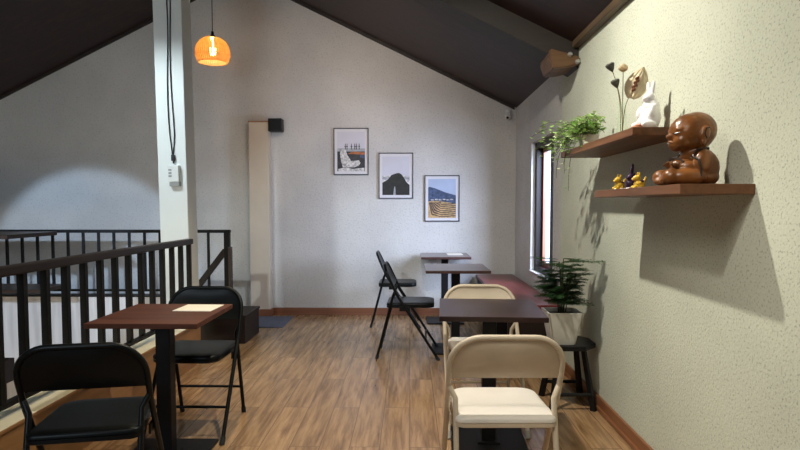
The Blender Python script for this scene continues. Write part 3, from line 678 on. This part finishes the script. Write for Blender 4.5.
# vase with dried stems
VX, VY = 0.995, 2.86
t = thing('glass_vase', 'tall slim clear glass vase of dried stems on the upper shelf', 'vase', (VX, VY, ZU))
b = B(); lathe(b, [(0.0, 0.0), (0.024, 0.0), (0.024, 0.004), (0.021, 0.05), (0.017, 0.10), (0.019, 0.15), (0.0175, 0.15), (0.0155, 0.10), (0.0195, 0.05), (0.022, 0.012), (0.0, 0.012)], 24); obj('vessel', b, M_VASE, t, True)
def stemobj(name, label, pts, r, cat, grp=None):
    t = thing(name, label, cat, pts[0], 0, grp)
    p0 = Vector(pts[0]); L_ = qb(*[Vector(p)-p0 for p in pts], 10)
    obj('stem', tube(B(), L_, r, 6), M_DRYSTEM, t, True); return t, L_[-1], (L_[-1]-L_[-2]).normalized()
zb = ZU+0.015
def pod(label, pts):
    t, e, d = stemobj('dried_lotus_pod', label, pts, 0.0016, 'dried flower', 'dried lotus pods')
    b = B(); lathe(b, [(0.003, -0.022), (0.010, -0.012), (0.017, 0.0), (0.021, 0.010), (0.020, 0.016), (0.014, 0.019), (0.0, 0.0195)], 18)
    for q in range(7):
        a = 2*PI*q/6; rr_ = 0.0 if q == 6 else 0.011; ell(b, (rr_*math.cos(a), rr_*math.sin(a), 0.019), (0.003, 0.003, 0.002), sub=1)
    o = obj('pod_head', b, M_POD, t, True); o.location = e; o.rotation_euler = d.to_track_quat('Z', 'Y').to_euler()
pod('grey dried lotus pod highest in the glass vase, at left', [(VX+0.004, VY, zb), (VX, VY, zb+0.18), (VX-0.06, VY-0.01, ZU+0.31)])
pod('grey dried lotus pod hanging lower in the glass vase', [(VX-0.004, VY+0.006, zb), (VX-0.004, VY, zb+0.15), (VX-0.035, VY-0.01, ZU+0.235)])
t, e, d = stemobj('dried_rose', 'beige dried rose bloom standing upright in the glass vase', [(VX, VY-0.006, zb), (VX+0.002, VY, zb+0.15), (VX, VY-0.005, ZU+0.29)], 0.0018, 'dried flower')
b = B(); rnd = random.Random(5)
for ring, (n_, rr_, hh, tilt) in enumerate(((5, 0.006, 0.038, 6), (6, 0.012, 0.036, 16), (7, 0.016, 0.032, 30))):
    for q in range(n_):
        a = 2*PI*q/n_ + ring*0.5; rad = Vector((math.cos(a), math.sin(a), 0)); tan = Vector((-math.sin(a), math.cos(a), 0))
        V_ = []
        for i in range(5):
            s = i/4; w_ = 0.017*math.sin(PI*(0.15+0.75*s))
            c_ = rad*(0.004+rr_*math.sin(R(tilt))*2.0*s + 0.006*math.sin(PI*s)) + Vector((0, 0, hh*s*math.cos(R(tilt))))
            V_.append([b.verts.new(c_ - tan*w_ - rad*0.003), b.verts.new(c_), b.verts.new(c_ + tan*w_ - rad*0.003)])
        for A_, B_ in zip(V_, V_[1:]):
            for i in range(2): b.faces.new((A_[i], A_[i+1], B_[i+1], B_[i]))
o = obj('bloom', b, M_PETAL, t, True); o.location = e
t, e, d = stemobj('dried_fan_leaf', 'large cream dried fan leaf with a brown centre in the glass vase', [(VX+0.005, VY+0.004, zb), (VX+0.01, VY, zb+0.16), (VX+0.032, VY-0.030, ZU+0.175)], 0.002, 'dried leaf')
b = B(); G = {}
ax = Vector((0.33, -0.12, 0.9)).normalized(); wd = Vector((0.85, -0.35, -0.35)); wd = (wd - ax*wd.dot(ax)).normalized(); nr = ax.cross(wd)
for i in range(13):
    s = i/12; w_ = 0.050*math.sin(PI*min(1, 0.06+0.94*s**0.85))**0.7 if s < 1 else 0.004
    for j in range(-5, 6):
        u_ = j/5; G[i, j] = b.verts.new(ax*(0.15*s-0.012) + wd*w_*u_ + nr*(0.012*(u_*u_) + 0.002*math.cos(u_*16)))
for i in range(12):
    for j in range(-5, 5): b.faces.new((G[i, j], G[i+1, j], G[i+1, j+1], G[i, j+1]))
o = obj('leaf_blade', b, M_FANLEAF, t, True); o.location = e
md = o.modifiers.new('thick', 'SOLIDIFY'); md.thickness = 0.0012
b = B()
for i in range(10):
    s = i/9; ell(b, ax*(0.025+0.06*s) - nr*0.004 + wd*(0.006*math.sin(i*2.1)-0.004), (0.0065, 0.004, 0.008), sub=2)
o = obj('seed_cluster', b, M_RUST, t, True); o.location = e

# trailing plant
t = thing('trailing_plant', 'bright green trailing leafy plant spilling over the far end of the upper shelf', 'plant', (1.05, 3.58, ZU))
b = B(); lathe(b, [(0.045, 0.0), (0.062, 0.075), (0.066, 0.08), (0.060, 0.08), (0.055, 0.07)], 24, cap0=True, cap1=True); obj('pot', b, M_POT, t, True)
rnd = random.Random(11); bs = B(); bl = B()
def leaf(p, d, size, mi):
    d = d.normalized(); side = d.cross(Vector((rnd.uniform(-.4, .4), rnd.uniform(-.4, .4), 1))).normalized(); up = side.cross(d)
    out = [(0, 0), (0.35, 0.42), (0.7, 0.35), (1.0, 0.0), (0.7, -0.35), (0.35, -0.42)]
    c_ = bl.verts.new(p + d*size*0.5 - up*size*0.08); vs_ = [bl.verts.new(p + d*size*a + side*size*c2 + up*size*0.1*abs(c2)) for a, c2 in out]
    for i in range(6):
        f = bl.faces.new((c_, vs_[i], vs_[(i+1) % 6])); f.material_index = mi
def vine(p0, p1, p2, n):
    P_ = qb(p0, p1, p2, 10); tube(bs, P_, 0.0014, 5)
    for i in range(n):
        s = (i+rnd.random())/n; k_ = min(9, int(s*10)); p = P_[k_].lerp(P_[k_+1], s*10-k_)
        a = rnd.uniform(0, 2*PI); d = Vector((math.cos(a), math.sin(a), rnd.uniform(-0.3, 0.6)))
        off = d.normalized()*rnd.uniform(0.004, 0.022); tube(bs, [p, p+off], 0.0008, 4, cap=False)
        leaf(p+off, d, rnd.uniform(0.020, 0.036), 1 if rnd.random() < 0.25 else 0)
for i in range(60):
    a = rnd.uniform(0, 2*PI); rr_ = rnd.uniform(0.05, 0.20); h = rnd.uniform(0.02, 0.15)
    ex, ey = rr_*math.cos(a)*0.95-0.075, rr_*math.sin(a)*1.1-0.02
    if ex > 0.13: ex = 0.13
    vine((rnd.uniform(-.03, .03), rnd.uniform(-.03, .03), 0.075), (ex*0.5, ey*0.4, 0.10+h), (ex, ey, 0.05+h*0.75-(0.11 if ex < -0.10 else 0.0)), 13)
for e_ in ((-0.27, 0.20, 0.015), (-0.28, 0.28, 0.10), (-0.25, 0.12, 0.06), (-0.20, 0.24, -0.02), (-0.22, 0.30, 0.17), (-0.18, 0.10, -0.03), (-0.17, 0.20, -0.07), (-0.15, -0.02, 0.02), (-0.13, -0.20, 0.10), (-0.10, -0.28, 0.13), (0.02, -0.25, 0.12), (-0.14, 0.02, -0.09)):
    vine((0, 0, 0.075), (e_[0]*0.6, e_[1]*0.6, 0.15+max(0, e_[2])*0.5), e_, 17)
for e_ in ((-0.13, 0.22, -0.16), (-0.06, 0.20, -0.24), (-0.125, 0.05, -0.14)):
    vine((0, 0.05, 0.075), (e_[0]*1.1, e_[1]*0.95, 0.10), e_, 8)
obj('stems', bs, M_STEM, t); obj('leaves', bl, [M_IVY, M_IVYW], t)

# ------------------------------------------------------------------ framed pictures
C_SKY = mat('print_pale_sky', (0.60, 0.60, 0.68), 0.5, var=0.05, scale=6)
C_NIGHT = mat('print_dark_water', (0.020, 0.022, 0.030), 0.5, var=0.6, scale=30)
C_RUSTP = mat('print_rust_orange', (0.42, 0.13, 0.04), 0.5, var=0.4, scale=40)
C_WHITE = mat('print_white_rock', (0.55, 0.54, 0.54), 0.5, var=0.55, scale=45)
C_HILL = mat('print_dark_hill', (0.012, 0.014, 0.014), 0.5, var=0.5, scale=30)
C_BLUE = mat('print_blue_hill', (0.045, 0.075, 0.16), 0.5, var=0.6, scale=30)
C_SKYB = mat('print_blue_sky', (0.42, 0.50, 0.68), 0.5, var=0.08, scale=6)
C_FIELD = mat('print_golden_field', (0.50, 0.33, 0.15), 0.5, var=0.4, scale=40)
C_FURROW = mat('print_dark_furrow', (0.09, 0.055, 0.045), 0.5, var=0.4, scale=40)
C_SEA = mat('print_grey_sea', (0.34, 0.36, 0.40), 0.5, var=0.3, scale=20)
def picture(px, z, w, h, label, layers, mats):
    t = thing('framed_picture', label, 'picture', (px, YB, z), 0, 'framed pictures stepping down the back wall')
    b = B(); f = 0.010; D = 0.022
    for x0_, x1_, z0_, z1_ in ((-w/2, -w/2+f, 0, h), (w/2-f, w/2, 0, h), (-w/2+f, w/2-f, 0, f), (-w/2+f, w/2-f, h-f, h)): box(b, x0_, x1_, -D, 0, z0_, z1_, 0.001)
    obj('frame', b, M_FRAMEBLK, t)
    b = B(); box(b, -w/2+f, w/2-f, -0.012, -0.001, f, h-f); obj('mat_board', b, M_MAT, t)
    b = B(); m_ = 0.042; iw, ih = w-2*m_, h-2*m_
    for li, (mi, poly) in enumerate(layers):
        v = [b.verts.new((-iw/2+x*iw, -0.0126-0.00025*li, m_+y*ih)) for x, y in poly]; fc = b.faces.new(v); fc.material_index = mi
    me = bpy.data.meshes.new('print'); b.to_mesh(me); b.free()
    for x in mats: me.materials.append(x)
    o = bpy.data.objects.new('print', me); C.objects.link(o); o.parent = t
    return t
full = [(0, 0), (1, 0), (1, 1), (0, 1)]
def rect(x0, x1, y0, y1): return [(x0, y0), (x1, y0), (x1, y1), (x0, y1)]
L1 = [(0, full), (1, rect(0, 1, 0, 0.575)), (2, [(0.38, 0.44), (1, 0.42), (1, 0.48), (0.55, 0.50)]), (4, rect(0.0, 1, 0.50, 0.58)), (5, rect(0.83, 1, 0.34, 0.42)),
      (3, [(0.10, 0.46), (0.16, 0.56), (0.30, 0.55), (0.36, 0.42), (0.50, 0.26), (0.78, 0.28), (0.84, 0.22), (0.78, 0.14), (0.60, 0.10), (0.2, 0.10), (0.14, 0.24)]),
      (3, [(0.02, 0.0), (0.04, 0.06), (0.3, 0.10), (0.55, 0.06), (0.98, 0.09), (0.98, 0.0)])]
for x in (0.28, 0.34, 0.50, 0.62, 0.68, 0.78): L1.append((1, [(x, 0.55), (x+0.03, 0.55), (x+0.025, 0.70), (x+0.005, 0.70)])); L1.append((1, rect(x-0.02, x+0.05, 0.62, 0.635)))
picture(-0.683, 1.64, 0.405, 0.54, 'framed picture of a pale rock and boats, highest on the back wall', L1, [C_SKY, C_NIGHT, C_RUSTP, C_WHITE, C_SEA, C_BLUE])
L2 = [(0, full), (4, rect(0, 1, 0, 0.50)), (3, rect(0, 1, 0.40, 0.47)), (1, [(0, 0), (1, 0), (1, 0.26), (0.88, 0.34), (0.80, 0.44), (0.70, 0.54), (0.60, 0.575), (0.50, 0.56), (0.34, 0.52), (0.2, 0.40), (0, 0.32)]), (3, [(0.40, 0.0), (0.50, 0.0), (0.47, 0.22), (0.44, 0.22)])]
picture(-0.163, 1.365, 0.400, 0.53, 'framed picture of a dark hill under pale sky, middle one on the back wall', L2, [C_SKY, C_HILL, C_SEA, C_SEA, C_WHITE])
L3 = [(0, full), (1, [(0, 0.3), (1, 0.3), (1, 0.58), (0.6, 0.66), (0.25, 0.76), (0.05, 0.80), (0, 0.78)]), (2, [(0, 0), (1, 0), (1, 0.36), (0.7, 0.40), (0.3, 0.44), (0, 0.42)])]
for q in range(7):
    y = 0.02+0.052*q; L3.append((3, [(0.02+0.03*q, 0.40), (0.05+0.03*q, 0.40), (0.16+0.05*q, y+0.09), (0.45, y+0.02), (1, y+0.05), (1, y+0.025), (0.45, y), (0.12+0.05*q, y+0.06)]))
for q in range(6): L3.append((4, rect(0.1+0.14*q, 0.2+0.14*q, 0.45+0.01*(q % 2), 0.475+0.012*(q % 2))))
picture(0.372, 1.10, 0.405, 0.535, 'framed picture of golden fields and blue hills, lowest on the back wall', L3, [C_SKYB, C_BLUE, C_FIELD, C_FURROW, C_WHITE])

# ------------------------------------------------------------------ small wall things
t = thing('wall_speaker', 'small black box speaker fixed beside the top of the cream pier', 'speaker', (-1.535, YB, 2.10))
b = B(); box(b, -0.08, 0.075, -0.15, -0.02, 0.03, 0.175, 0.006); obj('cabinet', b, M_BLACKPL, t)
b = B(); box(b, -0.068, 0.063, -0.154, -0.149, 0.042, 0.163, 0.002); obj('grille', b, M_IRON, t)
b = B(); box(b, -0.03, 0.03, -0.022, 0.0, 0.06, 0.14); obj('bracket', b, M_BLACKPL, t)
t = thing('security_camera', 'small white wall camera in the top corner beside the back gable', 'camera', (1.12, YB, 2.335))
b = B(); lathe(b, [(0.03, 0.0), (0.034, 0.02), (0.034, 0.035)], 18, cap0=True, cap1=True); o = obj('mount', b, M_WHITEPL, t, True); o.location = (0, -0.04, 0.01)
b = B(); lathe(b, [(0.0, -0.05), (0.020, -0.046), (0.034, -0.02), (0.036, 0.02), (0.030, 0.045), (0.0, 0.05)], 20); o = obj('housing', b, M_WHITEPL, t, True); o.location = (0, -0.06, -0.03); o.rotation_euler = (R(60), 0, R(-15))
b = B(); lathe(b, [(0.0, 0.0), (0.016, 0.0), (0.014, 0.008), (0.0, 0.008)], 16); o = obj('lens', b, M_BLACKPL, t, True); o.location = (-0.012, -0.098, -0.053); o.rotation_euler = (R(105), 0, R(-15))
# socket box + cables on the pillar (front face y = 4.88)
PF = 4.88
t = thing('socket_box', 'white electrical box with switches on the front of the pillar', 'socket', (-1.913, PF, 1.44)); t.rotation_euler = (0, R(-0.8), 0)
b = B(); box(b, -0.045, 0.045, -0.045, 0.0, 0.035, 0.17, 0.004); obj('housing', b, M_WHITEPL, t)
b = B(); box(b, -0.034, 0.046, -0.04, 0.0, 0.0, 0.036, 0.003); obj('lower_box', b, M_GREYPL, t)
for z in (0.075, 0.10, 0.125):
    b = B(); box(b, -0.036, -0.012, -0.049, -0.044, z, z+0.012, 0.001); obj('switch', b, M_GREYPL, t)
for (lab, dx, wob) in (('left black cable hanging in a long loop down the pillar front', -0.020, 1), ('right black cable hanging in a long loop down the pillar front', 0.018, -1)):
    b = B(); pts = []
    for i in range(25):
        s = i/24; z = 3.55-(3.55-1.70)*s
        pts.append((-1.905 - 0.014*z + dx*(0.75+0.5*math.sin(s*9+wob))*(1 if s < 0.93 else (1-s)/0.07*0.8+0.2), PF-0.008, z))
    pts += [(-1.922+dx*0.12, PF-0.01, 1.66), (-1.918+dx*0.12, PF-0.02, 1.625)]
    tube(b, pts, 0.0045, 6)
    o = obj('cable', b, M_CABLE, None, True); tag(o, lab, 'cable', 'black cables on the pillar')
b = B(); box(b, -0.014, 0.014, -0.012, 0.012, 0, 0.05, 0.005); o = obj('cable_clip', b, M_CABLE); o.location = (-1.922, PF-0.014, 1.645); tag(o, 'black clip gathering the cables just above the white box', 'clip')
# door mat
b = B(); box(b, -0.20, 0.20, -0.31, 0.29, 0.0, 0.012, 0.003); o = obj('doormat', b, M_MAT_BLUE); o.location = (-1.54, 6.54, 0.0); tag(o, 'blue-grey rectangular doormat on the floor by the cream pier', 'mat')

# ------------------------------------------------------------------ pendant lamp
PX, PY, PZ = -1.955, 6.0, 2.81
t = thing('pendant_lamp', 'glowing orange dome pendant lamp of slats hanging near the pillar', 'lamp', (PX, PY, PZ)); t.scale = (1.2, 1.2, 1.2)
b = B(); tube(b, [(0, 0, 0.12), (0, 0, (zc(PX)-PZ-0.005)/1.2)], 0.0035, 6); obj('cord', b, M_CABLE, t)
b = B(); lathe(b, [(0.0, 0.165), (0.010, 0.16), (0.012, 0.135), (0.03, 0.118), (0.032, 0.112), (0.0, 0.112)], 20); obj('cap', b, M_BLACKPL, t, True)
b = B(); prof_ = [(0.028, 0.112), (0.070, 0.104), (0.105, 0.080), (0.130, 0.042), (0.141, 0.0), (0.140, -0.035), (0.128, -0.075), (0.115, -0.092)]
n = 46
for k_ in range(n):
    a0_ = 2*PI*k_/n; a1_ = a0_ + 2*PI/n*0.80
    for (r0_, z0_), (r1_, z1_) in zip(prof_, prof_[1:]):
        v = [b.verts.new((r*math.cos(a), r*math.sin(a), z)) for r, z, a in ((r0_, z0_, a0_), (r0_, z0_, a1_), (r1_, z1_, a1_), (r1_, z1_, a0_))]; b.faces.new(v)
bmesh.ops.remove_doubles(b, verts=b.verts, dist=0.0004)
o = obj('shade', b, M_SLAT, t); md = o.modifiers.new('thick', 'SOLIDIFY'); md.thickness = 0.002
b = B(); tube(b, arc((0, 0, -0.035), 0.141, 0, 354, 60, 'xy'), 0.003, 6, closed=True); tube(b, arc((0, 0, -0.092), 0.115, 0, 354, 60, 'xy'), 0.0035, 6, closed=True); obj('hoop', b, M_SLAT, t, True)
b = B(); ell(b, (0, 0, 0.0), (0.03, 0.03, 0.036)); lathe(b, [(0.014, 0.03), (0.014, 0.112)], 14); obj('bulb', b, M_BULB, t, True)
pl = lamp('pendant_bulb_light', 'POINT', (PX, PY, PZ-0.01), None, 34, (1.0, 0.74, 0.50), shadow_soft_size=0.034)
